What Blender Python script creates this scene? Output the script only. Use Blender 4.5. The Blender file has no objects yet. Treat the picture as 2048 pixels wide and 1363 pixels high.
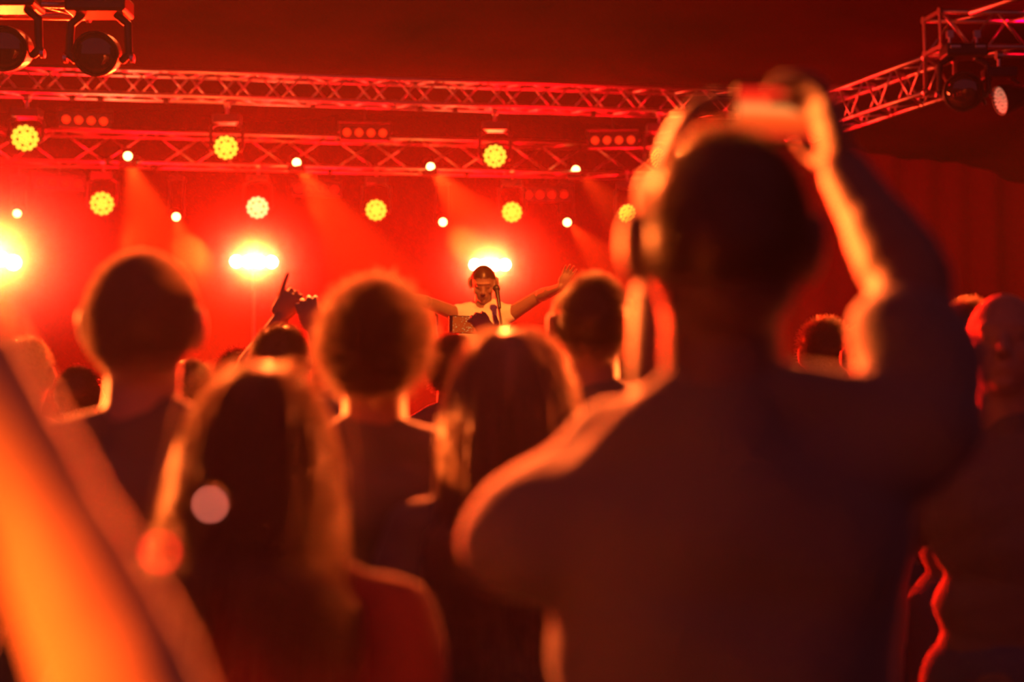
import bpy, math, random
import numpy as np
from mathutils import Vector, Matrix, Euler

# ------------------------------------------------------------------ camera, world, exposure
S = bpy.context.scene
COL = S.collection
W, H = 2048, 1363
FPX = 2844.4                      # 50 mm lens on a 36 mm sensor
CAMZ = 1.60
PITCH = math.atan((800 - H / 2) / FPX)
cd = bpy.data.cameras.new('camera')
cd.lens = 50; cd.sensor_width = 36; cd.clip_end = 200; cd.clip_start = 0.05
cd.dof.use_dof = True; cd.dof.focus_distance = 7.0; cd.dof.aperture_fstop = 1.85
cam = bpy.data.objects.new('camera', cd); COL.objects.link(cam)
cam.location = (0, 0, CAMZ); cam.rotation_euler = (math.pi / 2 + PITCH, 0, 0)
S.camera = cam

def at(px, py, Y):
    """world point seen at a photo pixel, on the plane y = Y"""
    d = Euler((PITCH, 0, 0)).to_matrix() @ Vector(((px - W / 2) / FPX, 1, (H / 2 - py) / FPX))
    return Vector((0, 0, CAMZ)) + d * (Y / d.y)

wd = bpy.data.worlds.new('night'); S.world = wd; wd.use_nodes = True
bg = wd.node_tree.nodes['Background']
bg.inputs[0].default_value = (1.0, 0.18, 0.28, 1); bg.inputs[1].default_value = 0.17
S.view_settings.view_transform = 'Standard'; S.view_settings.look = 'None'
S.view_settings.exposure = 0; S.view_settings.gamma = 1
S.view_settings.use_curve_mapping = False
S.cycles.use_denoising = True
S.cycles.max_bounces = 5; S.cycles.diffuse_bounces = 1; S.cycles.glossy_bounces = 2
S.cycles.transmission_bounces = 3; S.cycles.volume_bounces = 0; S.cycles.transparent_max_bounces = 6
S.cycles.sample_clamp_indirect = 4

rnd = random.Random(7)
nrg = np.random.default_rng(11)
PI = math.pi

# light powers (watts) and colours
RED = (1.0, 0.0, 0.004)
ORANGE = (1.0, 0.035, 0.003)
WARM = (1.0, 0.007, 0.0006)
PUFF = 0.8; HAZE_STAGE = 0.0015; HAZE_CROWD = 0.0004
def lamp(name, kind, loc, target, power, color, parent=None, radius=0.1, angle=60, blend=0.6):
    l = bpy.data.lights.new(name, kind); l.energy = power; l.color = color; l.shadow_soft_size = radius
    if kind == 'SPOT': l.spot_size = math.radians(angle); l.spot_blend = blend
    o = bpy.data.objects.new(name, l); COL.objects.link(o)
    o.location = loc
    if target is not None:
        o.rotation_euler = (Vector(target) - Vector(loc)).to_track_quat('-Z', 'Y').to_euler()
    if parent is not None:
        o.parent = parent; o.matrix_parent_inverse = Matrix.Translation(parent.location).inverted()
    return o

# unseen red lights added to tint the stage, haze, drape and roof
lamp('stage_fill', 'POINT', (-6.5, 17.5, 4.0), None, 1700, RED, radius=0.4)
lamp('stage_fill', 'POINT', (-2.6, 20.6, 2.2), None, 1700, RED, radius=0.4)
lamp('stage_fill', 'POINT', (1.2, 20.6, 2.0), None, 1700, RED, radius=0.4)
lamp('stage_fill', 'POINT', (-3.5, 12.5, 7.2), None, 150, RED, radius=0.4)
lamp('drape_fill', 'SPOT', (5.6, 13.0, 6.6), (7.0, 22.0, 3.6), 26000, (1.0, 0.0, 0.02), radius=0.3, angle=75, blend=1)  # added to redden the drape at back right
lamp('stage_fill', 'POINT', (2.2, 15.2, 4.3), None, 260, RED, radius=0.3)
# unseen spot added behind the camera at left to light the near arm
lamp('arm_fill', 'SPOT', (-2.6, -1.1, 2.7), (-0.30, 0.80, 1.36), 6500, (1, .125, .008), radius=0.08, angle=7.5)
# unseen spots added: one fronts the singer, the rest rim the crowd's heads
lamp('singer_fill', 'SPOT', (0.6, 4.5, 6.0), (-0.2, 9.4, 2.0), 3600, (1, .2, .02), radius=0.1, angle=20)
lamp('back_light', 'SPOT', (-5.0, 13.0, 7.0), (-0.7, 2.5, 1.7), 50000, (1, .12, .018), radius=0.15, angle=14)
lamp('back_light', 'SPOT', (-0.8, 13.0, 7.0), (-0.25, 2.6, 1.7), 50000, (1, .12, .018), radius=0.15, angle=12)
lamp('back_light', 'SPOT', (-6.2, 9.0, 2.7), (-0.42, 2.3, 1.65), 24000, (1, .15, .02), radius=0.15, angle=14)
lamp('back_light', 'SPOT', (6.0, 10.0, 3.0), (-0.55, 2.6, 1.7), 26000, (1, .13, .018), radius=0.15, angle=11)

# ------------------------------------------------------------------ materials
MATS = {}
def mat(name, col, rough=0.6, metal=0.0, sheen=0.0, emit=None, estr=0.0, vary=0.15, scale=20, bump=0.0, transl=0.0, spec=0.5, coat=0.0):
    if name in MATS: return MATS[name]
    m = bpy.data.materials.new(name); m.use_nodes = True; MATS[name] = m
    nt = m.node_tree; b = nt.nodes['Principled BSDF']
    tc = nt.nodes.new('ShaderNodeTexCoord'); nz = nt.nodes.new('ShaderNodeTexNoise')
    nz.inputs['Scale'].default_value = scale; nz.inputs['Detail'].default_value = 3
    nt.links.new(tc.outputs['Object'], nz.inputs['Vector'])
    cr = nt.nodes.new('ShaderNodeValToRGB')
    cr.color_ramp.elements[0].color = (*[c * (1 - vary) for c in col], 1)
    cr.color_ramp.elements[1].color = (*[min(1, c * (1 + vary)) for c in col], 1)
    nt.links.new(nz.outputs['Fac'], cr.inputs[0]); nt.links.new(cr.outputs[0], b.inputs['Base Color'])
    b.inputs['Roughness'].default_value = rough; b.inputs['Metallic'].default_value = metal
    b.inputs['Specular IOR Level'].default_value = spec
    b.inputs['Sheen Weight'].default_value = sheen; b.inputs['Sheen Roughness'].default_value = 0.4
    b.inputs['Coat Weight'].default_value = coat
    if emit:
        b.inputs['Emission Color'].default_value = (*emit, 1); b.inputs['Emission Strength'].default_value = estr
    if bump:
        bp = nt.nodes.new('ShaderNodeBump'); bp.inputs['Strength'].default_value = bump
        bp.inputs['Distance'].default_value = 0.01
        nt.links.new(nz.outputs['Fac'], bp.inputs['Height']); nt.links.new(bp.outputs[0], b.inputs['Normal'])
    if transl:
        t = nt.nodes.new('ShaderNodeBsdfTranslucent'); mx = nt.nodes.new('ShaderNodeMixShader')
        t.inputs['Color'].default_value = (*[min(1, c ** .25) for c in col], 1)
        mx.inputs[0].default_value = transl
        out = nt.nodes['Material Output']
        nt.links.new(b.outputs[0], mx.inputs[1]); nt.links.new(t.outputs[0], mx.inputs[2])
        nt.links.new(mx.outputs[0], out.inputs['Surface'])
    return m

ALU = mat('aluminium', (0.62, 0.6, 0.58), 0.38, 1.0, vary=0.12)
STEEL = mat('black_steel', (0.03, 0.03, 0.03), 0.45, 0.0, spec=0.6)
HOUSING = mat('black_plastic', (0.025, 0.025, 0.028), 0.4)
RUBBER = mat('rubber', (0.02, 0.02, 0.02), 0.8)
LENS_Y = mat('lit_lens', (0.8, 0.7, 0.2), 0.3, emit=(1.0, 0.74, 0.05), estr=1.15)
LENS_TILT = mat('lit_lens_turned_away', (0.8, 0.7, 0.2), 0.3, emit=(1.0, 0.5, 0.06), estr=0.9)
LENS_BEAM = mat('beam_lens', (0.9, 0.8, 0.6), 0.2, emit=(1.0, 0.62, 0.18), estr=9)
LENS_BLIND = mat('blinder_bulb', (0.9, 0.9, 0.8), 0.2, emit=(1.0, 0.75, 0.35), estr=45)
LENS_DIM = mat('dim_red_bulb', (0.3, 0.02, 0.01), 0.9, spec=0.0, emit=(1.0, 0.03, 0.005), estr=1.1)  # weak red emission for the dim four-lamp rows
LENS_DIM2 = mat('faint_red_bulb', (0.3, 0.02, 0.01), 0.9, spec=0.0, emit=(1.0, 0.03, 0.01), estr=0.25)
GLASS = mat('dark_glass', (0.02, 0.02, 0.025), 0.08, spec=0.8, coat=0.6)
SKIN = mat('skin', (0.26, 0.14, 0.10), 0.55, sheen=0.5, scale=35, vary=0.1)
SKIN_FAIR = mat('fair_skin', (0.36, 0.22, 0.16), 0.5, sheen=0.5, scale=35, vary=0.1)
SKIN_DEEP = mat('deep_skin', (0.11, 0.06, 0.045), 0.55, sheen=0.3, scale=35, vary=0.1)
CLOTH_BLACK = mat('black_cotton', (0.10, 0.09, 0.09), 0.9, sheen=0.25, scale=160, bump=0.2)
CLOTH_DARK = mat('charcoal_cotton', (0.11, 0.10, 0.10), 0.9, sheen=0.3, scale=160, bump=0.2)
CLOTH_MAROON = mat('maroon_cotton', (0.16, 0.03, 0.035), 0.9, sheen=0.3, scale=160, bump=0.2)
CLOTH_PALE = mat('pale_cotton', (0.75, 0.7, 0.62), 0.9, sheen=0.2, scale=120, bump=0.2)
DENIM = mat('denim', (0.05, 0.07, 0.12), 0.9, scale=200, bump=0.2)
SHOE = mat('shoe_leather', (0.05, 0.04, 0.035), 0.5)
HAIR_DARK = mat('dark_brown_hair', (0.09, 0.05, 0.03), 0.35, scale=60, transl=0.45, spec=0.8)
HAIR_BROWN = mat('brown_hair', (0.25, 0.14, 0.07), 0.35, scale=60, transl=0.6, spec=0.8)
HAIR_LIGHT = mat('light_brown_hair', (0.5, 0.32, 0.18), 0.35, scale=60, transl=0.6, spec=0.8)
GOLD = mat('gold', (0.9, 0.6, 0.25), 0.2, 1.0)
SILVER = mat('silver_shell', (0.7, 0.7, 0.7), 0.35, 0.6)

# ------------------------------------------------------------------ mesh helpers
def frame_from(d, up=Vector((0, 0, 1))):
    d = Vector(d).normalized()
    if abs(d.dot(up)) > 0.98: up = Vector((1, 0, 0)) if abs(d.x) < 0.9 else Vector((0, 1, 0))
    x = d.cross(up).normalized(); y = x.cross(d).normalized()
    return x, y, d

class MB:
    def __init__(self): self.v = []; self.f = []; self.n = 0
    def add(self, vs, fs):
        self.v.append(np.asarray(vs, float).reshape(-1, 3))
        self.f += [tuple(i + self.n for i in f) for f in fs]; self.n += len(self.v[-1])
    def rings(self, rings, cap=True, closed=False):
        k = len(rings[0]); vs = np.concatenate([np.asarray(r, float) for r in rings]); fs = []
        for i in range(len(rings) - 1 + (1 if closed else 0)):
            a, b = i * k, ((i + 1) % len(rings)) * k
            for j in range(k):
                fs.append((a + j, a + (j + 1) % k, b + (j + 1) % k, b + j))
        if cap and not closed:
            fs.append(tuple(reversed(range(k)))); fs.append(tuple(range((len(rings) - 1) * k, len(rings) * k)))
        self.add(vs, fs)
    def tube(self, pts, r, k=8):
        pts = [Vector(p) for p in pts]; rs = r if isinstance(r, (list, tuple)) else [r] * len(pts)
        rings = []; px = None
        for i, p in enumerate(pts):
            d = (pts[min(i + 1, len(pts) - 1)] - pts[max(i - 1, 0)])
            x, y, _ = frame_from(d)
            if px is not None and x.dot(px) < 0: x, y = -x, -y
            px = x
            rings.append([p + (x * math.cos(2 * PI * j / k) + y * math.sin(2 * PI * j / k)) * rs[i] for j in range(k)])
        self.rings([[list(q) for q in r_] for r_ in rings])
    def box(self, c, s, M=None):
        c = Vector(c); vs = []
        for z in (-1, 1):
            for y in (-1, 1):
                for x in (-1, 1):
                    q = Vector((x * s[0] / 2, y * s[1] / 2, z * s[2] / 2))
                    vs.append(list(c + (M @ q if M else q)))
        self.add(vs, [(0, 2, 3, 1), (4, 5, 7, 6), (0, 1, 5, 4), (2, 6, 7, 3), (0, 4, 6, 2), (1, 3, 7, 5)])
    def lathe(self, prof, c=(0, 0, 0), axis=(0, 0, 1), k=24):
        x, y, d = frame_from(axis); c = Vector(c)
        self.rings([[list(c + d * h + (x * math.cos(2 * PI * j / k) + y * math.sin(2 * PI * j / k)) * max(r, 1e-4)) for j in range(k)] for r, h in prof])
    def ell(self, c, r, M=None, k=20, m=12):
        c = Vector(c); R = []
        for i in range(m + 1):
            a = PI * (i / m) if 0 < i < m else (0.02 if i == 0 else PI - 0.02)
            ring = []
            for j in range(k):
                b = 2 * PI * j / k
                q = Vector((r[0] * math.sin(a) * math.cos(b), r[1] * math.sin(a) * math.sin(b), r[2] * math.cos(a)))
                ring.append(list(c + (M @ q if M else q)))
            R.append(ring)
        self.rings(list(reversed(R)))
    def cap(self, p0, r0, p1, r1, k=16):
        p0, p1 = Vector(p0), Vector(p1); d = p1 - p0; L = d.length; x, y, d = frame_from(d)
        prof = []
        for i in range(5): a = -PI / 2 + (PI / 2) * i / 5 + 0.03; prof.append((r0 * math.cos(a), r0 * math.sin(a)))
        prof += [(r0, 0), (r1, L)]
        for i in range(1, 6): a = (PI / 2) * i / 5 - 0.03; prof.append((r1 * math.cos(a), L + r1 * math.sin(a)))
        self.rings([[list(p0 + d * h + (x * math.cos(2 * PI * j / k) + y * math.sin(2 * PI * j / k)) * r) for j in range(k)] for r, h in prof])
    def mesh(self, name, smooth=False):
        me = bpy.data.meshes.new(name)
        me.from_pydata(np.concatenate(self.v).tolist(), [], self.f)
        if smooth: me.polygons.foreach_set('use_smooth', [True] * len(me.polygons))
        me.update(); return me
    def build(self, name, m, parent=None, loc=None, smooth=False, remesh=0, sm=4, bevel=0, label=None):
        me = self.mesh(name, smooth)
        o = bpy.data.objects.new(name, me); COL.objects.link(o)
        if remesh:
            md = o.modifiers.new('r', 'REMESH'); md.mode = 'VOXEL'; md.voxel_size = remesh; md.use_smooth_shade = True
            if sm:
                s = o.modifiers.new('s', 'SMOOTH'); s.factor = 0.5; s.iterations = sm
            dg = bpy.context.evaluated_depsgraph_get(); dg.update()
            m2 = bpy.data.meshes.new_from_object(o.evaluated_get(dg)); o.modifiers.clear(); o.data = m2
            m2.polygons.foreach_set('use_smooth', [True] * len(m2.polygons))
        if bevel:
            b = o.modifiers.new('b', 'BEVEL'); b.width = bevel; b.segments = 2; b.limit_method = 'ANGLE'
        o.data.materials.clear(); o.data.materials.append(m)
        if parent is not None: o.parent = parent
        if loc is not None: o.location = loc
        if label: o['label'] = label
        return o

def empty(name, loc, rot=(0, 0, 0)):
    o = bpy.data.objects.new(name, None); COL.objects.link(o); o.location = loc; o.rotation_euler = rot
    o.empty_display_size = 0.1
    return o
def tag(o, label=None, cat=None, group=None, kind=None):
    if label: o['label'] = label
    if cat: o['category'] = cat
    if group: o['group'] = group
    if kind: o['kind'] = kind
    return o
def copy_tree(o, parent=None):
    c = o.copy(); COL.objects.link(c); c.parent = parent
    for ch in list(o.children):
        if ch.type in ('MESH', 'EMPTY'): copy_tree(ch, c)
    return c

# ------------------------------------------------------------------ setting
YAW = math.radians(7.6)                         # the stage front runs away from us to the right
def stg(u, v, z):                               # stage frame: u along the front, v upstage
    return Vector((u * math.cos(YAW) - v * math.sin(YAW), u * math.sin(YAW) + v * math.cos(YAW), z))

fl = mat('asphalt', (0.012, 0.011, 0.011), 0.9, scale=60, bump=0.4)
b = MB(); b.box((0, 11, -0.05), (44, 40, 0.1)); tag(b.build('floor', fl), kind='structure')

drape = mat('black_drape', (0.014, 0.001, 0.002), 0.95, spec=0.05, sheen=0.0, scale=8)
def drape_wall(name, p0, p1, z0, z1, amp=0.05, pitch=0.6, m=drape):
    p0, p1 = Vector(p0), Vector(p1); L = (p1 - p0).length; d = (p1 - p0).normalized(); nrm = Vector((-d.y, d.x, 0))
    n = int(L / 0.09); r0 = []; zs = [z0 + (z1 - z0) * i / 8 for i in range(9)]
    vs = []; fs = []
    for side in (0, 1):
        for z in zs:
            for i in range(n + 1):
                t = L * i / n
                q = p0 + d * t + nrm * (amp * (math.sin(t / pitch * 2 * PI) + 0.5 * math.sin(t / pitch * 1.37 * PI + z * .4)) + 0.02 * side)
                vs.append((q.x, q.y, z))
    k = n + 1; off = len(zs) * k
    for s in (0, 1):
        for a in range(len(zs) - 1):
            for i in range(n):
                q = (a * k + i, a * k + i + 1, (a + 1) * k + i + 1, (a + 1) * k + i)
                fs.append(tuple(x + s * off for x in (q if s else reversed(q))))
    mb = MB(); mb.add(vs, fs)
    return tag(mb.build(name, m, smooth=True), kind='structure')
drape_wall('wall_back', stg(-14, 22.3, 0), stg(15.5, 22.3, 0), 0, 7.6)
drape_wall('wall_left', (-14, -2, 0), (-14, 21, 0), 0, 9)
drape_wall('wall_right', (11.5, 22, 0), (11.5, -2, 0), 0, 9)

# tent roof: sagging fabric falling towards the back
vs, fs = [], []
nx, ny = 90, 70
for j in range(ny + 1):
    for i in range(nx + 1):
        x = -15 + 32 * i / nx; y = 5 + 20 * j / ny
        z = 8.6 - (y - 5) * 0.145 - 0.006 * (x + 1) ** 2
        z += 0.10 * math.sin(x * 0.9 + y * 0.35) + 0.07 * math.sin(x * 0.5 - y * 1.1 + 1) + 0.05 * math.sin(x * 2.3 + y * 1.2)
        vs.append((x, y, z))
for j in range(ny):
    for i in range(nx):
        a = j * (nx + 1) + i; fs.append((a, a + 1, a + nx + 2, a + nx + 1))
mb = MB(); mb.add(vs, fs)
roof = mb.build('ceiling', mat('tent_fabric', (0.018, 0.001, 0.003), 0.95, spec=0.02, scale=1.2, vary=0.45), smooth=True)
sd = roof.modifiers.new('t', 'SOLIDIFY'); sd.thickness = 0.02
tag(roof, kind='structure')

# stage deck
deckm = mat('stage_plywood', (0.02, 0.014, 0.012), 0.7, scale=6)
st = empty('stage', stg(-2.0, 14.9, 0), (0, 0, YAW))
mb = MB(); mb.box((0, 0, 0.66), (13, 13.4, 0.08)); mb.build('deck', deckm, st, bevel=0.01)
mb = MB(); mb.box((0, -6.6, 0.31), (13, 0.04, 0.62)); mb.build('skirt', drape, st)
tag(st, 'black stage platform behind the crowd, under the lighting trusses', 'stage')

# ------------------------------------------------------------------ haze
hz = bpy.data.materials.new('stage_haze'); hz.use_nodes = True; nt = hz.node_tree
for n in list(nt.nodes):
    if n.type != 'OUTPUT_MATERIAL': nt.nodes.remove(n)
vs_ = nt.nodes.new('ShaderNodeVolumeScatter'); vs_.inputs['Density'].default_value = 0.0006
vs_.inputs['Anisotropy'].default_value = 0.5; vs_.inputs['Color'].default_value = (1, 1, 1, 1)
nt.links.new(vs_.outputs[0], nt.nodes['Material Output'].inputs['Volume'])
hz2 = hz.copy(); hz2.name = 'thin_haze'
for m_, dn in ((hz, HAZE_STAGE), (hz2, HAZE_CROWD)):
    m_.node_tree.nodes['Volume Scatter'].inputs['Density'].default_value = dn
mb = MB(); mb.box((-4.2, 16.55, 2.33), (15.6, 10.1, 4.64)); hzo = mb.build('haze', hz)
mb = MB(); mb.box((-3.0, 5.2, 1.5), (14, 12.5, 2.9)); hzc = mb.build('haze', hz2)  # low box added so the dark heads get a red veil
tag(hzc, 'faint smoke haze added over the crowd as a red veil', 'haze', kind='stuff')
tag(hzo, 'thin smoke haze filling the stage and lit red', 'haze', kind='stuff')

pfm = bpy.data.materials.new('glow_puff'); pfm.use_nodes = True; nt = pfm.node_tree
for n in list(nt.nodes):
    if n.type != 'OUTPUT_MATERIAL': nt.nodes.remove(n)
vp = nt.nodes.new('ShaderNodeVolumeScatter'); vp.inputs['Anisotropy'].default_value = 0.4; vp.inputs['Color'].default_value = (1, 1, 1, 1)
tcp = nt.nodes.new('ShaderNodeTexCoord'); gr = nt.nodes.new('ShaderNodeTexGradient'); gr.gradient_type = 'QUADRATIC_SPHERE'
mu = nt.nodes.new('ShaderNodeMath'); mu.operation = 'POWER'; mu.inputs[1].default_value = 1.5
mv = nt.nodes.new('ShaderNodeMath'); mv.operation = 'MULTIPLY'; mv.inputs[1].default_value = PUFF
nt.links.new(tcp.outputs['Object'], gr.inputs[0]); nt.links.new(gr.outputs['Fac'], mu.inputs[0]); nt.links.new(mu.outputs[0], mv.inputs[0])
nt.links.new(mv.outputs[0], vp.inputs['Density']); nt.links.new(vp.outputs[0], nt.nodes['Material Output'].inputs['Volume'])
def puff(pos, R, label):  # denser haze sphere added to make the halo of a blinder
    mb = MB(); mb.ell((0, 0, 0), (1, 1, 1), None, 24, 14)
    o = mb.build('glow_puff', pfm, loc=pos, smooth=True); o.scale = (R, R * .7, R * .8)
    return tag(o, label, 'smoke', 'haze spheres added for the blinder glow', 'stuff')

# ------------------------------------------------------------------ trusses
def truss(p0, p1, size, bay, label, plates=(True, True), rc=0.024, rb=0.011, up=(0, 0, 1), group=None, bands=()):
    p0, p1 = Vector(p0), Vector(p1); L = (p1 - p0).length
    d = (p1 - p0).normalized(); upv = Vector(up); sx = d.cross(upv).normalized(); uz = sx.cross(d).normalized()
    root = empty('lighting_truss', p0)
    h = size / 2
    cor = [(-h, -h), (h, -h), (h, h), (-h, h)]
    P = lambda c, t: sx * c[0] + uz * c[1] + d * t
    for c in cor:
        mb = MB(); mb.tube([P(c, 0), P(c, L)], rc, 10); mb.build('chord', ALU, root, smooth=True)
    n = max(2, round(L / bay))
    for a in range(4):
        c0, c1 = cor[a], cor[(a + 1) % 4]; mb = MB()
        for i in range(n):
            t0, t1 = L * i / n, L * (i + 1) / n; tm = (t0 + t1) / 2
            off = 0 if a % 2 == 0 else 1
            A, B = (c0, c1) if not off else (c1, c0)
            mb.tube([P(A, t0 + .02), P(B, tm)], rb, 6); mb.tube([P(B, tm), P(A, t1 - .02)], rb, 6)
        mb.build('lacing', ALU, root, smooth=True)
    for q, t in zip(plates, (0, L)):
        if q:
            mb = MB()
            for a in range(4):
                c0, c1 = cor[a], cor[(a + 1) % 4]
                mb.box((P(c0, t) + P(c1, t)) / 2, (size if c0[1] == c1[1] else .04, .012, size if c0[0] == c1[0] else .04), Matrix((sx, d, uz)).transposed())
            for c in cor: mb.lathe([(0, -.012), (.04, -.012), (.04, .012), (.02, .014), (.02, .03), (0, .03)], P(c, t), d, 12)
            mb.build('end_plate', ALU, root)
    for t in bands:      # dark cable ties and straps round the chords
        mb = MB()
        mb.lathe([(rc + .001, -.03), (rc + .012, -.03), (rc + .012, .03), (rc + .001, .03)], P(cor[0], L * t), d, 12)
        mb.build('strap', RUBBER, root)
    tag(root, label, 'truss', group)
    return root

FT0, FT1 = at(-250, 152, 15.2), at(1560, 215, 16.75)
FT1.z = FT0.z
truss(FT0, FT1, 0.27, 0.52, 'long aluminium box truss crossing above the stage front, glowing orange', bands=(.2, .23, .3, .46, .58, .62, .78, .9))
BT0, BT1 = at(-250, 288, 19.0), at(1500, 328, 20.6)
BT1.z = BT0.z
truss(BT0, BT1, 0.42, 1.25, 'upstage truss with wide triangles, dim in red haze behind the front truss', bands=(.3, .5, .66), rc=.024, rb=.013)
ST0, ST1 = at(1600, 248, 16.9), at(1880, 152, 14.4)
truss(ST0, ST1, 0.36, 0.52, 'slanting side truss rising from the raised phone to the corner plate', rc=.026, rb=.013)
RT0, RT1 = at(1864, 66, 13.9), at(2300, 72, 14.3)
truss(RT0, RT1, 0.34, 0.62, 'short truss at top right corner with square bolted end plate', rc=.024, rb=.012, plates=(True, False))
LT0, LT1 = at(-300, -30, 9.5), at(165, -22, 9.5)
truss(LT0, LT1, 0.30, 0.5, 'truss end at top left holding two dark moving heads', plates=(False, True))
# a loose pole reaching over the top right truss
mb = MB(); a_, b_ = at(1940, 25, 13.2), at(2120, -30, 12.6)
mb.tube([Vector((0, 0, 0)), b_ - a_], 0.03, 10)
pl = mb.build('roof_pole', ALU, loc=a_, smooth=True); tag(pl, 'thin slanting tent pole above the top right truss', 'pole')

# ------------------------------------------------------------------ lamps
def orient(root, aim):
    return (Vector(aim) - root.location).normalized()

def beads(mb, c, axis, R, nr, br, bulge=1.0):
    br = br * (.8 if nr > 2 else .96)
    x, y, d = frame_from(axis); c = Vector(c); pts = [(0, 0)]
    for r in range(1, nr + 1):
        n = 6 * r
        for k in range(n):
            a = 2 * PI * k / n + r * .3; pts.append((R * r / nr * math.cos(a), R * r / nr * math.sin(a)))
    for (u, v) in pts:
        p = c + x * u + y * v
        prof = [(br, -.01), (br, 0), (br * .92, br * .35 * bulge), (br * .6, br * .6 * bulge), (0.001, br * .7 * bulge)]
        mb.lathe(prof, p, d, 10)

def wash_light(pos, aim, hang, label, R=.145, lens=LENS_Y, power=260, group=None, nr=2, color=RED, ang=95):
    """round moving wash light: clamp, base, yoke arms, drum, face of small lenses"""
    pos = Vector(pos); root = empty('wash_light', pos); d = (Vector(aim) - pos).normalized()
    top = Vector((0, .05, hang))
    mb = MB(); mb.box(top - Vector((0, 0, .06)), (.3, .2, .10)); mb.build('base', HOUSING, root, bevel=.012)
    mb = MB(); mb.tube([top, top + Vector((0, 0, .1))], .02); mb.lathe([(.03, -.03), (.045, -.03), (.045, .03), (.03, .03)], top + Vector((0, 0, .12)), (1, 0, 0), 14)
    mb.build('clamp', ALU, root)
    for s in (-1, 1):
        mb = MB(); q = [Vector((s * .10, .05, hang - .1)), Vector((s * (R + .04), .04, hang - .15)), Vector((s * (R + .045), .02, .02)), Vector((s * (R + .03), 0, -.03))]
        for i in range(3): mb.cap(q[i], .02, q[i + 1], .02, 10)
        mb.build('yoke_arm', HOUSING, root, smooth=True)
    mb = MB(); mb.lathe([(0, -.26), (R * .55, -.26), (R * .8, -.2), (R * .95, -.1), (R * 1.05, -.03), (R * 1.08, .02), (R * 1.0, .02), (R * .99, -.01), (0, -.01)], (0, 0, 0), d, 28)
    hd = mb.build('drum', HOUSING, root, smooth=False)
    br = R * .98 / (2 * nr + 1) * 1.08
    mb = MB(); beads(mb, Vector((0, 0, 0)), d, R - br, nr, br); mb.build('lens_face', lens, hd, smooth=True)
    if power: lamp('wash_lamp', 'SPOT', pos + d * .05, pos + d * 5, power, color, root, radius=.13, angle=ang, blend=.8)
    tag(root, label, 'stage light', group); return root

def beam_light(pos, aim, hang, label, power=500, group=None, r=.055, color=ORANGE, ang=13, wash=0):
    pos = Vector(pos); root = empty('beam_light', pos); d = (Vector(aim) - pos).normalized()
    top = Vector((0, .04, hang))
    mb = MB(); mb.box(top - Vector((0, 0, .05)), (.22, .18, .09)); mb.build('base', HOUSING, root, bevel=.01)
    if hang > .35:
        mb = MB(); mb.tube([top, top + Vector((0, 0, hang * .35))], .015); mb.build('drop_pipe', STEEL, root)
    for s in (-1, 1):
        mb = MB(); q = [Vector((s * .09, .04, hang - .08)), Vector((s * .105, .03, .02)), Vector((s * .09, 0, -.02))]
        for i in range(2): mb.cap(q[i], .016, q[i + 1], .016, 10)
        mb.build('yoke_arm', HOUSING, root, smooth=True)
    mb = MB(); mb.lathe([(0, -.22), (.06, -.22), (.085, -.16), (.085, -.05), (r * 1.35, .04), (r * 1.35, .06), (r * 1.1, .06), (r * 1.1, .04), (0, .04)], (0, 0, 0), d, 24)
    hd = mb.build('drum', HOUSING, root)
    mb = MB(); mb.lathe([(r, .04), (r, .055), (r * .7, .07), (.001, .076)], (0, 0, 0), d, 20); mb.build('lens', LENS_BEAM, hd, smooth=True)
    lamp('beam_lamp', 'SPOT', pos + d * .09, pos + d * 5, power, color, root, radius=.05, angle=ang, blend=.35)
    tag(root, label, 'stage light', group); return root

GW = 'round wash lights glowing yellow over the stage'
up_row = [(50, 276, 27), (452, 295, 24.5), (990, 312, 23.5)]
names_u = ['round yellow stage light at far left under the front truss', 'round yellow stage light under the front truss above the left blinder glow',
           'round yellow stage light hanging under the front truss near its middle']
for (px, py, r), nm in zip(up_row, names_u):
    Y = 15.4 + (px / 1500) * 1.2
    p = at(px, py, Y)
    wash_light(p, (p.x * .2, 0, 1.4), FT0.z - .15 - p.z - .14, nm, R=r * Y / FPX, power=700, group=GW)
p = at(1320, 318, 16.3)
wash_light(p, p + Vector((-1.0, -1.1, -.5)), FT0.z - .15 - p.z - .14, 'round stage light turned sideways at the edge of the big dark head', R=.13, lens=LENS_TILT, power=500, group=GW, nr=3)
lo_row = [(204, 407, 24, 'lower yellow stage light left of the first smoky beam'), (515, 415, 22.5, 'pale yellow stage light straight above the left four-lamp blinder'),
          (752, 420, 21.5, 'lower yellow stage light midway between the two bright blinders'), (1024, 424, 20.5, 'lower yellow stage light just right above the singer and blinder'),
          (1256, 427, 18.5, 'lower yellow stage light close beside the big dark head')]
for px, py, r, nm in lo_row:
    Y = 18.9 + (px / 1500) * 1.2
    p = at(px, py, Y)
    lens = LENS_Y if px != 515 else mat('lit_lens_pale', (.8, .7, .4), .3, emit=(1.0, .85, .3), estr=1.2)
    wash_light(p, (p.x * .3 - (1.5 if px > 900 else 0), 0, 1.2), BT0.z - .21 - p.z - .14, nm, R=r * Y / FPX, power=600, lens=lens, group=GW)

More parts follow.
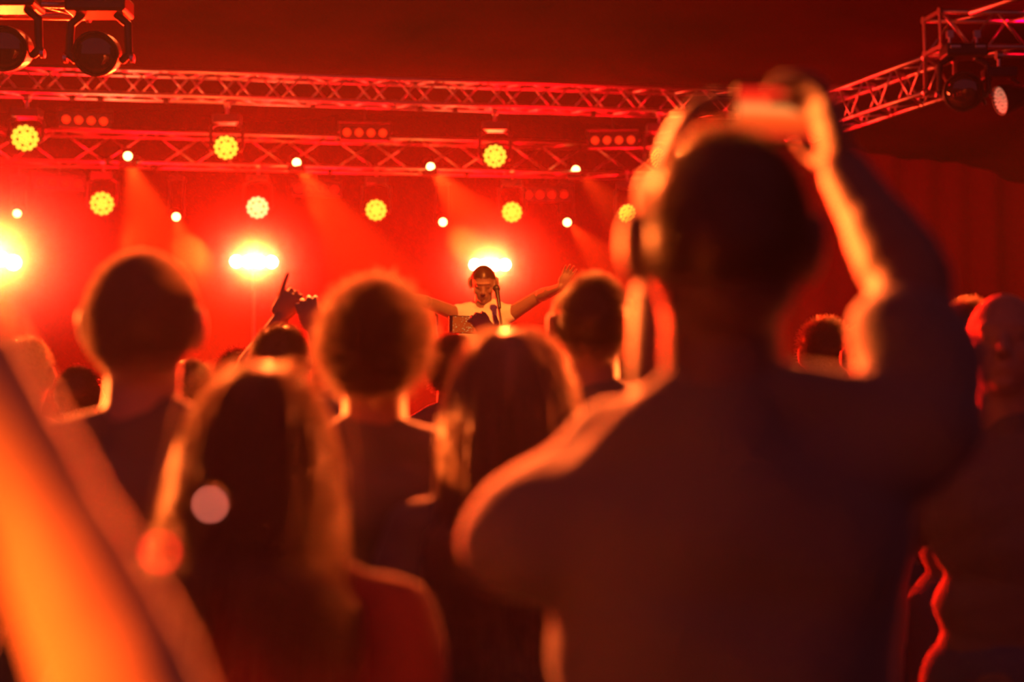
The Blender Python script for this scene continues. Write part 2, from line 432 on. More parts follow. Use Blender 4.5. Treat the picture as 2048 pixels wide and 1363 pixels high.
GB = 'narrow beam lights firing through the haze'
beams = [(255, 310, 19.2, (335, 560, 15.0), 'small beam light with a smoky shaft above the left man'),
         (592, 323, 19.5, (800, 640, 14.5), 'small beam light with a broad shaft right of the left blinder'),
         (860, 332, 19.8, (1010, 520, 15.5), 'small beam light on the upstage truss just left of the middle wash light'),
         (1150, 338, 20.1, (1360, 560, 15.5), 'small beam light on the upstage truss with a shaft toward the big head'),
         (35, 425, 20.3, (-60, 640, 16.0), 'small beam light low at the left picture edge'),
         (352, 432, 20.3, (400, 600, 16.0), 'small low beam light between the left man and the left blinder'),
         (885, 443, 20.6, (1000, 560, 16.0), 'small low beam light above and left of the singer'),
         (1133, 443, 20.7, (1320, 640, 16.0), 'small low beam light right of the singer, above the long-headed man')]
for px, py, Y, (tx, ty, TY), nm in beams:
    p = at(px, py, Y); beam_light(p, at(tx, ty, TY), BT0.z - .15 - p.z - .05, nm, power=(70000 if py < 350 else 30000) * (.35 if px in (885, 1150) else 1), group=GB)

def blinder(pos, n_label, cell=.062, gap=.118, power=4000, face=(0, 0, 1.5), tilt=0, group='four-lamp blinders', lens=LENS_BLIND, stand=True, sub='housing'):
    pos = Vector(pos); d = (Vector(face) - pos); d.z *= .5; d.normalize()
    root = empty('blinder_light', pos); x, y, _ = frame_from(d)
    x = (x * math.cos(tilt) + y * math.sin(tilt)).normalized(); y = x.cross(d).normalized()
    M = Matrix((x, d, y)).transposed()
    mb = MB(); mb.box(-d * .07, (gap * 4 + .03, .11, gap + .05), M); mb.build('housing', HOUSING, root, bevel=.01)
    for k in range(4):
        c = x * (k - 1.5) * gap
        mb = MB(); mb.lathe([(cell, -.012), (cell, .0), (cell * .85, .018), (cell * .45, .028), (.001, .03)], c, d, 20); mb.build('bulb', lens, root, smooth=True)
    mb = MB()
    for s in (-1, 1): mb.tube([x * s * (gap * 2 + .03) - d * .07, x * s * (gap * 2 + .03) - d * .1 - y * .0 + Vector((0, 0, -.14 if stand else .14))], .01)
    mb.tube([-x * (gap * 2 + .03) - d * .1 + Vector((0, 0, -.14 if stand else .14)), x * (gap * 2 + .03) - d * .1 + Vector((0, 0, -.14 if stand else .14))], .012)
    mb.build('bracket', STEEL, root)
    if stand:
        mb = MB(); mb.tube([-d * .1 + Vector((0, 0, -.14)), Vector((-d.x * .1, -d.y * .1, .70 - pos.z))], .022, 10)
        mb.lathe([(0, 0), (.22, 0), (.22, .02), (.03, .03), (0, .03)], Vector((-d.x * .1, -d.y * .1, .70 - pos.z)), (0, 0, 1), 24)
        mb.build('stand_pole', STEEL, root)
    elif True:
        mb = MB(); mb.tube([-d * .1 + Vector((0, 0, .14)), -d * .1 + Vector((0, 0, .34))], .014); mb.build('hanger', STEEL, root)
    if power: lamp('blinder_lamp', 'SPOT', pos + d * .12, pos + d * 5, power, WARM, root, radius=.16, angle=64, blend=1)
    if power: lamp('blinder_glow', 'POINT', pos + d * .14, None, 60, (1, .33, .05), root, radius=.1)
    tag(root, n_label, 'stage light', group); return root

puff(at(508, 523, 18.1), 1.4, 'dense haze added for the glow round the left four-lamp blinder')
puff(at(980, 529, 18.7), 1.3, 'dense haze added for the glow round the blinder above the singer')
puff(at(-12, 514, 15.6), 2.0, 'dense haze added for the glow round the blinder at the left edge')
blinder(at(508, 523, 18.4), 'glaring four-lamp blinder left of the curly-haired head', power=60000, gap=.150, cell=.078)
blinder(at(980, 529, 19.0), 'glaring four-lamp blinder right above the singer', power=45000, gap=.134, cell=.074)
blinder(at(-12, 514, 16.2), 'glaring four-lamp blinder cut by the left picture edge', power=60000, gap=.145, cell=.085, tilt=.25)
for px, py, Y, l, nm in [(170, 240, 17.4, LENS_DIM, 'dim red four-lamp row under the front truss at left'),
                         (730, 265, 17.6, LENS_DIM, 'dim red four-lamp row between front and upstage truss, middle'),
                         (1226, 280, 17.9, LENS_DIM, 'dim red four-lamp row between the trusses near the big head'),
                         (118, 366, 20.6, LENS_DIM2, 'faint red four-lamp row below the upstage truss, far left'),
                         (633, 377, 20.8, LENS_DIM2, 'faint red four-lamp row below the upstage truss, left of middle'),
                         (1092, 388, 20.9, LENS_DIM2, 'faint red four-lamp row below the upstage truss, right of middle')]:
    blinder(at(px, py, Y), nm, power=0, lens=l, gap=24 * Y / FPX, cell=8 * Y / FPX, stand=False, group='dim red four-lamp rows')

# big dark moving heads on the near rigs, seen from behind
def big_head(pos, label, R=.14, hang=.32, tilt=(.1, -.95, -.22), lens=GLASS, nr=0):
    pos = Vector(pos); root = empty('moving_head_light', pos); d = Vector(tilt).normalized()
    mb = MB(); mb.box((0, 0, hang), (.40, .26, .12)); mb.build('base', HOUSING, root, bevel=.02)
    for s in (-1, 1):
        mb = MB(); mb.tube([(s * .13, 0, hang + .06), (s * .13, 0, hang + .14)], .018); mb.box((s * .13, 0, hang + .17), (.06, .05, .07)); mb.build('clamp', ALU, root)
        mb = MB(); mb.box((s * .12, -.14, hang + .02), (.10, .02, .03)); mb.build('handle', ALU, root, bevel=.006)
        mb = MB(); q = [Vector((s * .12, 0, hang - .06)), Vector((s * (R + .05), 0, hang - .12)), Vector((s * (R + .06), 0, .0)), Vector((s * (R + .02), 0, -.04))]
        for i in range(3): mb.cap(q[i], .028, q[i + 1], .026, 12)
        mb.build('yoke_arm', HOUSING, root, smooth=True)
        mb = MB(); mb.lathe([(0, 0), (.03, 0), (.03, .025), (0, .03)], (s * (R + .07), 0, -.03), (s, 0, 0), 16); mb.build('tilt_knob', ALU, root)
    mb = MB(); mb.lathe([(0, -.20), (R * .7, -.2), (R * .92, -.15), (R, -.08), (R * 1.0, .06), (R * 1.06, .09), (R * 1.06, .14), (R * .98, .15), (R * .98, .12), (0, .12)], (0, 0, 0), d, 32)
    hd = mb.build('drum', HOUSING, root, smooth=False)
    if nr:
        br = R * .9 / (2 * nr + 1); mb = MB(); beads(mb, d * .125, d, R * .9 - br, nr, br); mb.build('lens_face', lens, hd, smooth=True)
    else:
        mb = MB(); mb.lathe([(R * .95, .12), (R * .9, .14), (R * .5, .155), (.001, .16)], (0, 0, 0), d, 28); mb.build('lens', lens, hd, smooth=True)
    tag(root, label, 'stage light', 'dark moving heads on the near rigs'); return root
big_head(at(198, 108, 9.4), 'dark moving head light hanging at top left, whole drum in view')
big_head(at(18, 98, 9.3), 'dark moving head light cut by the top left picture edge', R=.14)
big_head(at(1928, 182, 13.6), 'dark moving head light under the top right truss', R=.18, hang=.38, tilt=(-.35, -.9, -.25))
lt = mat('sparkling_lens', (.7, .6, .5), .2, emit=(1, .35, .2), estr=.35)
wash_light(at(2003, 200, 13.6), at(2003, 200, 13.6) + Vector((-.93, -.12, -.25)), .33, 'beaded wash light seen almost edge-on at far right under truss', R=.135, lens=lt, power=0, nr=3, group=GW)
# unseen spots added to light the trusses and top left moving heads
lamp('truss_fill', 'SPOT', (-1.0, 12.6, 3.2), (4.2, 15.5, 5.2), 900, (1, .07, .02), radius=.2, angle=55)
lamp('truss_fill', 'SPOT', (-4.5, 13.4, 3.2), (-2.0, 15.6, 5.1), 500, (1, .06, .01), radius=.2, angle=120)
lamp('truss_fill', 'SPOT', (-2.5, 13.0, 6.5), (-3.1, 9.4, 4.3), 500, (1, .10, .02), radius=.2, angle=70)

# ------------------------------------------------------------------ people
def rotz(a): return Matrix.Rotation(a, 3, 'Z')
def hand(mb, w, d, nrm, side, curl=.5, spread=.25, point=False):
    """palm, four unequal fingers and a thumb; d along the hand, nrm out of the palm"""
    w = Vector(w); d = Vector(d).normalized(); nrm = Vector(nrm); nrm = (nrm - d * nrm.dot(d)).normalized()
    lat = d.cross(nrm).normalized() * side
    M = Matrix((lat, d, nrm)).transposed()
    mb.ell(w + d * .05, (.041, .052, .017), M, 14, 8)
    for i, (o, L) in enumerate(zip((.031, .0105, -.0105, -.030), (.068, .078, .073, .058))):
        c = curl if not (point and i == 0) else 0.05
        if point and i > 0: c = 1.9
        base = w + d * (.088 - abs(o) * .15) + lat * o
        dd = (d + lat * (o * spread * 12)).normalized()
        a = base; ang = c * .45
        for s, fr in enumerate((.45, .3, .25)):
            v = (dd * math.cos(ang) + nrm * math.sin(ang)); e = a + v * L * fr
            mb.cap(a, .0092 - s * .0008, e, .0086 - s * .0008, 8); a = e; ang += c * .6
    a = w + d * .025 + lat * .03; v = (d * .7 + lat * .75 + nrm * .2).normalized() if not point else (d * .8 + lat * .1 + nrm * .6).normalized()
    e = a + v * .042; mb.cap(a, .014, e, .0105, 8)
    v2 = (d * .95 + lat * .25 + nrm * .35 * curl).normalized(); mb.cap(e, .0105, e + v2 * .03, .009, 8)

class Hd:  # head frame
    pass

def person(label, px, top, Y, face=0.0, arms=None, voxel=.010, shirt=CLOTH_DARK, skin=SKIN, hair='short', hairm=HAIR_DARK,
           wide=1.0, headtilt=0.0, headyaw=0.0, N=3500, ground=0.0, sleeve='short', hs=1.0, neck_long=0, seed=1, group=None, roll=0.0, shoulder_up=(0, 0), hair_len=None, trouser=DENIM):
    crown = at(px, top, Y)
    hair_extra = {'none': .0, 'short': .010, 'curly': .03, 'long': .012, 'fluffy': .02, 'crop': .006}[hair]
    Ht = crown.z - ground - hair_extra; s = Ht / 1.745
    root = empty('person', (crown.x, crown.y, ground), (0, 0, face))
    inv = root.matrix_basis.inverted() if False else (Matrix.Translation(root.location) @ Matrix.Rotation(face, 4, 'Z')).inverted()
    V = lambda x, y, z: Vector((x * s, y * s, z * s))
    body = MB(); sh = MB(); E = lambda mb, c, r, M=None, g=0: mb.ell(V(*c), [q * s + g for q in r], M)
    def C(mb, a, ra, b_, rb, g=0): mb.cap(V(*a), ra * s + g, V(*b_), rb * s + g)
    w = wide
    su = shoulder_up
    tor = [((0, 0, .95), (.155 * w, .11, .12)), ((0, 0, 1.08), (.14 * w, .105, .13)), ((0, .01, 1.26), (.165 * w, .118, .17)), ((0, -.01, 1.36), (.165 * w, .10, .10))]
    for c, r in tor: E(body, c, [q * .93 for q in r]); E(sh, c, r, g=.006)
    for k, sd in enumerate((-1, 1)):
        z = 1.415 + su[k]
        for mb, g in ((body, -.006), (sh, .006)):
            C(mb, (0, -.01, 1.38), .07, (sd * .165 * w, 0, z), .058, g)
            C(mb, (sd * .03, -.015, 1.495), .035, (sd * .15 * w, -.01, z + .012), .045, g - .003)
    C(body, (0, -.012, 1.40), .062, (0, .008, 1.58), .055)
    C(sh, (0, -.014, 1.42), .072, (0, -.006, 1.475), .064)
    # legs and feet
    tr = MB(); shoe = MB()
    for sd in (-1, 1):
        C(body, (sd * .085, 0, .90), .08, (sd * .095, .012, .50), .052); C(body, (sd * .095, .012, .50), .052, (sd * .1, -.01, .09), .036)
        C(tr, (sd * .085, 0, .92), .098, (sd * .095, .012, .50), .068); C(tr, (sd * .095, .012, .50), .068, (sd * .1, -.01, .10), .055)
        shoe.cap(V(sd * .1, -.03, .045), .043 * s, V(sd * .11, .15, .036), .036 * s)
    E(tr, (0, 0, .95), (.165 * w, .122, .10))
    # head
    HM = Matrix.Translation(V(0, 0, 1.56)) @ Euler((headtilt, roll, headyaw)).to_matrix().to_4x4() @ Matrix.Translation(-V(0, 0, 1.56))
    R3 = HM.to_3x3()
    def hE(c, r, rot=None):
        M = R3 if rot is None else R3 @ rot
        body.ell(HM @ V(*c), [q * s * hs for q in r], M, 24, 16)
    def hC(a, ra, b_, rb): body.cap(HM @ V(*a), ra * s, HM @ V(*b_), rb * s, 10)
    hE((0, 0, 1.647), (.076, .095, .097)); hE((0, -.018, 1.625), (.072, .078, .085)); hE((0, .038, 1.585), (.056, .060, .066)); hE((0, .078, 1.548), (.024, .02, .018))
    hC((0, .090, 1.652), .009, (0, .113, 1.615), .013); hE((0, .104, 1.610), (.019, .012, .010))
    hE((0, .080, 1.668), (.052, .018, .012)); hE((0, .093, 1.586), (.024, .011, .006)); hE((0, .092, 1.574), (.021, .011, .007))
    for sd in (-1, 1):
        hE((sd * .038, .062, 1.612), (.026, .028, .026)); hE((sd * .031, .082, 1.648), (.013, .011, .010))
        er = Euler((.15, 0, sd * -.45)).to_matrix()
        hE((sd * .086, -.006, 1.640), (.010, .021, .031), er); hE((sd * .082, .004, 1.612), (.008, .012, .014), er); hE((sd * .090, -.014, 1.648), (.007, .014, .022), er)
    # arms
    arms = arms or {}
    for k, sd in enumerate((-1, 1)):
        a = V(sd * .178 * w, 0, 1.41 + su[k]); spec = arms.get(sd)
        if spec:
            el = inv @ Vector(spec['elbow']); wr = inv @ Vector(spec['wrist'])
            hd_ = (inv.to_3x3() @ Vector(spec.get('dir', Vector(spec['wrist']) - Vector(spec['elbow'])))).normalized()
            pn = inv.to_3x3() @ Vector(spec.get('palm', (0, 1, 0)))
        else:
            el = V(sd * (.225 * w + .02), -.02, 1.11); wr = V(sd * .24 * w, .09, .87); hd_ = Vector((0, .25, -1)); pn = Vector((-sd, 0, 0)); spec = {}
        body.cap(a, .05 * s, el, .041 * s); body.cap(el, .042 * s, wr, .027 * s)
        body.cap(el.lerp(wr, .15), .044 * s, el.lerp(wr, .45), .038 * s)
        hand(body, wr, hd_, pn, -sd * (1 if spec.get('flip') is None else -1), spec.get('curl', .5), spec.get('spread', .25), spec.get('point', False))
        if sleeve == 'short': sh.cap(a, .064 * s, a.lerp(el, .62), .058 * s)
        elif sleeve == 'long': sh.cap(a, .064 * s, el, .052 * s); sh.cap(el, .052 * s, wr, .038 * s)
    bo = body.build('body', skin, root, remesh=voxel, sm=5)
    so = sh.build('tank_top' if sleeve == 'none' else 'shirt', shirt, root, remesh=max(voxel, .009), sm=6)
    # soft folds in the cloth
    n = len(so.data.vertices); co = np.empty(n * 3); so.data.vertices.foreach_get('co', co); co = co.reshape(-1, 3)
    nr_ = np.empty(n * 3); so.data.vertices.foreach_get('normal', nr_); nr_ = nr_.reshape(-1, 3)
    ph = seed * 1.7
    f = .005 * np.sin(co[:, 0] * 17 + co[:, 2] * 26 + ph) + .004 * np.sin(co[:, 0] * -31 + co[:, 2] * 19 + 2 * ph) + .002 * np.sin(co[:, 2] * 70 + co[:, 0] * 22)
    co += nr_ * f[:, None]; so.data.vertices.foreach_set('co', co.ravel()); so.data.update()
    tr.build('trousers', trouser, root, remesh=.016, sm=4)
    shoe.build('shoes', SHOE, root, smooth=True)
    # hair
    if hair != 'none':
        make_hair(root, HM, R3, V, s, hs, hair, hairm, N, seed, hair_len)
    tag(root, label, 'person', group)
    return root

def make_hair(root, HM, R3, V, s, hs, style, m, N, seed, hair_len=None):
    g = np.random.default_rng(seed)
    c0 = np.array([0, -.004, 1.647]); rad = np.array([.079, .099, .100])
    # directions in the hair-covered region
    def region(d, margin=False):
        y, z = d[:, 1], d[:, 2]
        low = np.where(y > .0, .10 + .45 * np.clip(y / .9, 0, 1), -.74 + .84 * np.clip((y + .40) / .40, 0, 1))
        return (z - low) if margin else z > low
    d = g.normal(size=(N * 3, 3)); d /= np.linalg.norm(d, axis=1)[:, None]; d = d[region(d)][:N]; n = len(d)
    p = d * rad
    nrm = d / rad; nrm /= np.linalg.norm(nrm, axis=1)[:, None]
    down = np.array([0, 0, -1.0])
    K, seg, thick, grav, jit, curl = {'short': (4, .0042, .0009, .25, .35, 0), 'crop': (3, .003, .0007, .1, .4, 0), 'curly': (9, .0065, .0010, .05, .5, .8),
                                      'fluffy': (6, .006, .0008, .25, .6, .3), 'long': (22, .017, .0011, .9, .22, .08)}[style]
    if hair_len: seg = hair_len / K
    back = -(nrm * down).sum(1)[:, None] * nrm + down   # tangent pointing down
    dirv = nrm * (1 - grav) + back * grav * .6 + g.normal(size=(n, 3)) * jit
    if style == 'long':
        sidep = np.sign(d[:, 0])[:, None] * np.array([1.0, -.1, 0]); dirv = nrm * .12 + back * .7 + sidep * .22 + g.normal(size=(n, 3)) * .10
    dirv /= np.linalg.norm(dirv, axis=1)[:, None]
    pts = [p * .985]; cur = p.copy(); ph = g.uniform(0, 2 * PI, n); ax1 = np.cross(nrm, g.normal(size=(n, 3))); ax1 /= np.linalg.norm(ax1, axis=1)[:, None]; ax2 = np.cross(nrm, ax1)
    ln = g.uniform(.6, 1.15, n)[:, None] * seg
    clump = g.normal(size=(60, 3)) if True else None
    lab = g.integers(0, 60, n)
    for k in range(K):
        if style == 'long':
            dirv = dirv * .8 + down * .28 + g.normal(size=(n, 3)) * .05
        elif curl:
            a = ph + k * 1.25
            dirv = nrm * .55 + (ax1 * np.cos(a)[:, None] + ax2 * np.sin(a)[:, None]) * curl + g.normal(size=(n, 3)) * .15 + clump[lab] * .2
        else:
            dirv = dirv + down * grav * .18 + g.normal(size=(n, 3)) * .1
        dirv /= np.linalg.norm(dirv, axis=1)[:, None]
        cur = cur + dirv * ln
        q = cur / (rad * 1.01); L = np.linalg.norm(q, axis=1)[:, None]
        cur = np.where(L < 1, q / np.maximum(L, 1e-6) * rad * 1.01, cur)
        if style == 'long':       # rest on neck, back and shoulders
            zz = cur[:, 2]; lim = np.where(zz < -.10, .066 + np.clip((-zz - .14) * .9, 0, .08), .0)
            rr = np.sqrt(cur[:, 0] ** 2 + (cur[:, 1] + .0) ** 2); sc = np.where((rr < lim), lim / np.maximum(rr, 1e-4), 1)
            cur[:, 0] *= sc; cur[:, 1] *= sc
        pts.append(cur.copy())
    P = np.stack(pts, 1)                                  # n, K+1, 3
    T = np.gradient(P, axis=1); T /= np.linalg.norm(T, axis=2)[..., None] + 1e-9
    ref = g.normal(size=(n, 1, 3)); A = np.cross(T, np.broadcast_to(ref, T.shape)); A /= np.linalg.norm(A, axis=2)[..., None] + 1e-9
    B = np.cross(T, A)
    taper = np.linspace(1, .25, K + 1)[None, :, None] * thick
    vs = np.stack([P + (A * math.cos(2 * PI * j / 3) + B * math.sin(2 * PI * j / 3)) * taper for j in range(3)], 2)   # n,K+1,3,3
    vs = vs.reshape(-1, 3)
    base = (np.arange(n)[:, None, None] * (K + 1) * 3 + np.arange(K)[None, :, None] * 3)
    j = np.arange(3)[None, None, :]; j2 = (j + 1) % 3
    faces = np.stack([base + j, base + j2, base + 3 + j2, base + 3 + j], -1).reshape(-1, 4)
    # scalp cap
    k1, k2 = 48, 32; cv = []; cf = []
    for a in range(k2 + 1):
        for b_ in range(k1):
            th = PI * a / k2; fi = 2 * PI * b_ / k1; cv.append([math.sin(th) * math.cos(fi), math.sin(th) * math.sin(fi), math.cos(th)])
    cv = np.array(cv); ok = region(cv); grow = {'short': 1.035, 'crop': 1.015, 'curly': 1.09, 'fluffy': 1.07, 'long': 1.06}[style]
    mg = np.clip(region(cv, True) / .35, 0, 1)[:, None]; growv = 1.004 + (grow - 1.004) * mg
    off = len(vs)
    for a in range(k2):
        for b_ in range(k1):
            f = [a * k1 + b_, a * k1 + (b_ + 1) % k1, (a + 1) * k1 + (b_ + 1) % k1, (a + 1) * k1 + b_]
            if all(ok[i] for i in f): cf.append([i + off for i in reversed(f)])
    allv = np.concatenate([vs, cv * rad * growv]) * hs + c0
    Mn = np.array(HM @ Matrix.Identity(4)); allv = allv * s
    c = np.array(V(0, 0, 1.56)); allv = (allv @ np.array(Mn)[:3, :3].T) + np.array(Mn)[:3, 3]
    faces = np.concatenate([faces, np.array(cf)]) if cf else faces
    me = bpy.data.meshes.new('hair'); me.vertices.add(len(allv)); me.vertices.foreach_set('co', allv.ravel())
    me.loops.add(faces.size); me.loops.foreach_set('vertex_index', faces.ravel().astype(np.int32))
    me.polygons.add(len(faces)); me.polygons.foreach_set('loop_start', np.arange(0, faces.size, 4, dtype=np.int32))
    me.polygons.foreach_set('use_smooth', [True] * len(faces))
    me.update(calc_edges=True); me.validate()
    me.materials.append(m)
    o = bpy.data.objects.new('hair', me); COL.objects.link(o); o.parent = root
    return o

GC = None
# the big man with both arms up
person('large man in dark shirt seen from behind, both arms raised to a phone', 1442, 255, 1.44, wide=1.0, skin=SKIN_DEEP, shirt=CLOTH_BLACK, voxel=.006, hair='crop', hairm=HAIR_DARK, N=5000, seed=3,
       shoulder_up=(-.05, .05),
       arms={1: dict(elbow=at(1822, 560, 1.53), wrist=at(1690, 345, 1.64), dir=(-.25, .3, 1), palm=(-1, 0, .1), curl=.9),
             -1: dict(elbow=at(1345, 820, 1.56), wrist=at(1318, 380, 1.66), dir=(.35, .1, 1), palm=(1, 0, 0), curl=.9)})
c0 = empty('smartphone', at(1574, 228, 1.80)); c0.rotation_euler = (.05, .03, 0)
mb = MB(); mb.box((0, 0, 0), (.136, .009, .069)); mb.build('phone_body', HOUSING, c0, bevel=.004)
sm = bpy.data.materials.new('bright_phone_picture'); sm.use_nodes = True; nt = sm.node_tree; b = nt.nodes['Principled BSDF']
tc = nt.nodes.new('ShaderNodeTexCoord'); sp = nt.nodes.new('ShaderNodeSeparateXYZ'); cr = nt.nodes.new('ShaderNodeValToRGB')
mr = nt.nodes.new('ShaderNodeMapRange'); mr.inputs['From Min'].default_value = -.033; mr.inputs['From Max'].default_value = .033
el = cr.color_ramp.elements; el[0].color = (.6, .01, .003, 1); el[1].color = (.8, .01, .005, 1)
e = el.new(.42); e.color = (1, .10, .01, 1); e = el.new(.58); e.color = (1, .32, .07, 1); e = el.new(.74); e.color = (1, .03, .005, 1)
nt.links.new(tc.outputs['Object'], sp.inputs[0]); nt.links.new(sp.outputs['Z'], mr.inputs[0]); nt.links.new(mr.outputs[0], cr.inputs[0]); nt.links.new(cr.outputs[0], b.inputs['Emission Color'])
b.inputs['Emission Strength'].default_value = 1.1; b.inputs['Base Color'].default_value = (.02, .02, .02, 1)
mb = MB(); mb.box((0, -.0052, 0), (.126, .001, .062)); mb.build('screen', sm, c0, label='glowing screen with an orange picture of the stage')
tag(c0, 'smartphone with glowing orange screen held above the large man\'s head', 'phone')

person('tall man seen from behind at left with short hair and bright-rimmed ear', 287, 503, 2.3, voxel=.007, hair='short', hairm=HAIR_LIGHT, hair_len=.012, N=14000, seed=5, wide=1.08, shirt=CLOTH_BLACK, skin=SKIN_FAIR, headyaw=.1)
person('man seen from behind with thick curly hair glowing at its edge', 750, 548, 2.55, voxel=.008, hair='curly', hairm=HAIR_BROWN, N=7000, seed=6, wide=1.02, shirt=CLOTH_DARK, hs=.97)
person('man with long narrow head and cropped hair, left of the large man', 1184, 540, 3.2, voxel=.009, hair='short', N=5000, seed=8, wide=1.0, shirt=CLOTH_DARK, hs=.94, headtilt=.05)
person('woman with long loose hair lit orange down one side, beside the large man', 1022, 652, 2.3, voxel=.009, hair='long', hairm=HAIR_LIGHT, N=7000, seed=9, wide=.85, shirt=CLOTH_DARK, hair_len=.34)
person('blurred long-haired person bowing the head, in front of the gap between tall and curly man', 512, 705, 1.75, voxel=.008, hair='long', hair_len=.30, hairm=HAIR_BROWN, N=6000, seed=10, wide=1.0, shirt=CLOTH_MAROON, headtilt=-.45)
person('bare-armed person cut by the left picture edge, very close and blurred', -560, 520, 0.84, voxel=.01, hair='short', hairm=HAIR_LIGHT, N=2000, seed=12, wide=1.0, shirt=CLOTH_PALE, sleeve='none', skin=SKIN_FAIR,
       arms={1: dict(elbow=at(300, 1480, .76), wrist=at(-60, 680, .78), dir=(-1, 0, .5), palm=(0, 1, 0))})
# heads farther on
person('person with rounded dark hair at far left under the orange glare', 48, 672, 4.3, hair='short', N=3500, seed=13)
person('short person between the tall man and the person at far left', 160, 729, 5.3, hair='short', N=3000, seed=14, voxel=.012)
person('person half hidden behind the tall man\'s neck', 378, 716, 4.6, hair='short', N=3000, seed=15, voxel=.012)
person('small dark-haired person behind the bowed blurred head', 478, 697, 6.0, hair='fluffy', N=3000, seed=16, voxel=.012)
person('person with both hands raised over the head, left of the curly-haired man', 560, 647, 4.5, hair='short', hairm=HAIR_DARK, N=5000, seed=17, voxel=.0045,
       arms={-1: dict(elbow=at(492, 745, 4.7), wrist=at(560, 640, 4.72), dir=(.25, 0, .6), palm=(0, 1, 0), curl=.5, point=True),
             1: dict(elbow=at(655, 790, 4.6), wrist=at(632, 665, 4.66), dir=(-.35, 0, 1), palm=(0, 1, 0), curl=1.2)}, shoulder_up=(.05, .05))
person('person with fluffy hair filming with a lit phone', 905, 670, 5.3, hair='fluffy', hairm=HAIR_BROWN, N=7000, seed=18, voxel=.005,
       arms={1: dict(elbow=at(1010, 770, 5.4), wrist=at(984, 680, 5.62), dir=(-.35, .05, .6), palm=(-.3, 1, -.2), curl=1.0)}, shoulder_up=(0, .04))
person('person with bristly short hair behind the long-haired woman', 1075, 676, 4.1, hair='short', hairm=HAIR_BROWN, N=5000, seed=19)
person('person with wavy hair behind the long-headed man, by the large man', 1275, 632, 4.0, hair='fluffy', hairm=HAIR_BROWN, N=6000, seed=20, headyaw=.5)
person('person with tied dark hair seen between the large man\'s neck and arm', 1650, 636, 5.2, hair='fluffy', hairm=HAIR_DARK, N=4000, seed=21, voxel=.012)
person('dark-haired person close inside the large man\'s raised arm', 1738, 642, 4.8, hair='short', hairm=HAIR_DARK, N=4000, seed=22, voxel=.012)
person('bald man at the right picture edge turned toward us', 2006, 586, 3.2, face=PI - .35, hair='none', skin=SKIN, seed=23, voxel=.007, shirt=CLOTH_BLACK, headtilt=.05)
person('person with spiky hair behind the bald man at the right edge', 1938, 600, 4.2, hair='fluffy', hairm=HAIR_BROWN, N=5000, seed=24)

# the singer
pf = person('singer in pale tank top with both arms spread wide, facing the crowd', 967, 528, 9.4, face=PI, hair='crop', hairm=HAIR_DARK, N=3000, seed=30, voxel=.005, shirt=CLOTH_PALE,
       sleeve='none', skin=SKIN, ground=.70, shoulder_up=(.02, .02), headtilt=-.5,
       arms={1: dict(elbow=at(858, 606, 9.2), wrist=at(812, 592, 9.0), dir=(-.6, -.3, .7), palm=(0, -1, 0), curl=.3),
             -1: dict(elbow=at(1078, 592, 9.3), wrist=at(1122, 574, 9.1), dir=(.5, -.2, 1), palm=(0, -1, 0), curl=.3)})

# microphone stands
def mic_stand(base, head, label):
    base = Vector(base); root = empty('microphone_stand', base); h = Vector(head) - base
    el = Vector((h.x * .25, h.y * .3, h.z * .72))
    mb = MB(); mb.lathe([(0, 0), (.14, 0), (.14, .015), (.02, .03), (0, .03)]); mb.build('foot', STEEL, root)
    mb = MB(); mb.tube([(0, 0, .02), (0, 0, el.z)], .011); mb.build('pole', ALU, root, smooth=True)
    mb = MB(); mb.tube([(0, 0, el.z), h * .97 + Vector((0, 0, 0))], .009); mb.build('boom', ALU, root, smooth=True)
    mb = MB(); d = (h - Vector((0, 0, el.z))).normalized(); mb.cap(h - d * .12, .012, h, .017); mb.ell(h + d * .02, (.025, .025, .025)); mb.build('microphone', STEEL, root, smooth=True)
    tag(root, label, 'microphone stand', 'microphone stands')
b0 = at(1014, 650, 9.0); b0.z = .70
mic_stand(b0, at(994, 582, 9.2), 'microphone stand right in front of the singer')
b0 = at(880, 650, 11.6); b0.z = .70
mic_stand(b0, at(872, 620, 11.5), 'second microphone stand left of the singer above the phone')

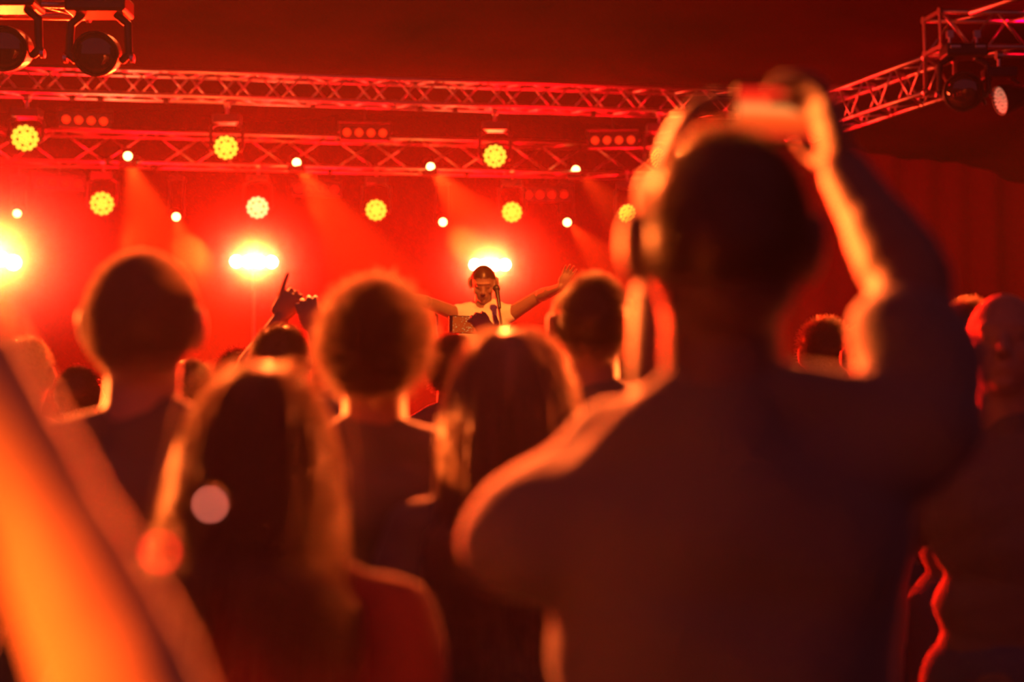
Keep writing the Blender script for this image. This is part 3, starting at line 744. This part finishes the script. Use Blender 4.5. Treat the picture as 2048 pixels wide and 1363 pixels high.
# phone
ph = empty('smartphone', at(934, 649, 5.75)); ph.rotation_euler = (0.05, .03, -.05)
mb = MB(); mb.box((0, 0, 0), (.150, .008, .072)); mb.build('phone_body', HOUSING, ph, bevel=.004)
sm = bpy.data.materials.new('phone_picture'); sm.use_nodes = True; nt = sm.node_tree; b = nt.nodes['Principled BSDF']
tc = nt.nodes.new('ShaderNodeTexCoord'); vo = nt.nodes.new('ShaderNodeTexVoronoi'); vo.inputs['Scale'].default_value = 110
cr = nt.nodes.new('ShaderNodeValToRGB'); cr.color_ramp.elements[0].color = (1, .6, .15, 1); cr.color_ramp.elements[1].color = (.55, .06, .004, 1); cr.color_ramp.elements[1].position = .35
nt.links.new(tc.outputs['Object'], vo.inputs['Vector']); nt.links.new(vo.outputs['Distance'], cr.inputs[0]); nt.links.new(cr.outputs[0], b.inputs['Emission Color'])
b.inputs['Emission Strength'].default_value = .7; b.inputs['Base Color'].default_value = (.02, .02, .02, 1)
mb = MB(); mb.box((.004, -.0046, 0), (.124, .001, .066)); mb.build('screen', sm, ph, label='lit screen showing the orange stage')
mb = MB(); k = 20
mb.rings([[[.050 + r * math.cos(2 * PI * j / k), y, r * math.sin(2 * PI * j / k)] for j in range(k)] for r, y in ((.006, -.0056), (.0085, -.0056), (.0085, -.0052), (.006, -.0052))], closed=True)
mb.build('record_button', mat('button_white', (.9, .8, .7), .5, emit=(1, .7, .5), estr=.8), ph)
tag(ph, 'black smartphone held sideways filming the singer', 'phone')

# two tiny glowing points added in mid-air to blur into discs
def glint(pos, r, col, strn, label):
    root = empty('floating_glow_point', pos)
    mb = MB(); mb.lathe([(0, 0), (.0032, 0), (.0032, .010), (.0, .011)], (0, .010, 0), (0, -1, 0), 16); mb.build('case', HOUSING, root)
    mb = MB(); mb.ell((0, -.0025, 0), (r, r, r)); mb.build('glow_bead', mat('glow_bead_' + label[:4], (.5, .3, .3), .4, emit=col, estr=strn), root, smooth=True)
    tag(root, label, 'light')
glint(at(422, 1008, .90), .0016, (1, .20, .13), 20, 'pink glowing point low in the crowd, blurred into a pale disc')
glint(at(322, 1103, .74), .0018, (1, .01, .01), 15, 'dull red glowing point low at left, blurred into a disc')
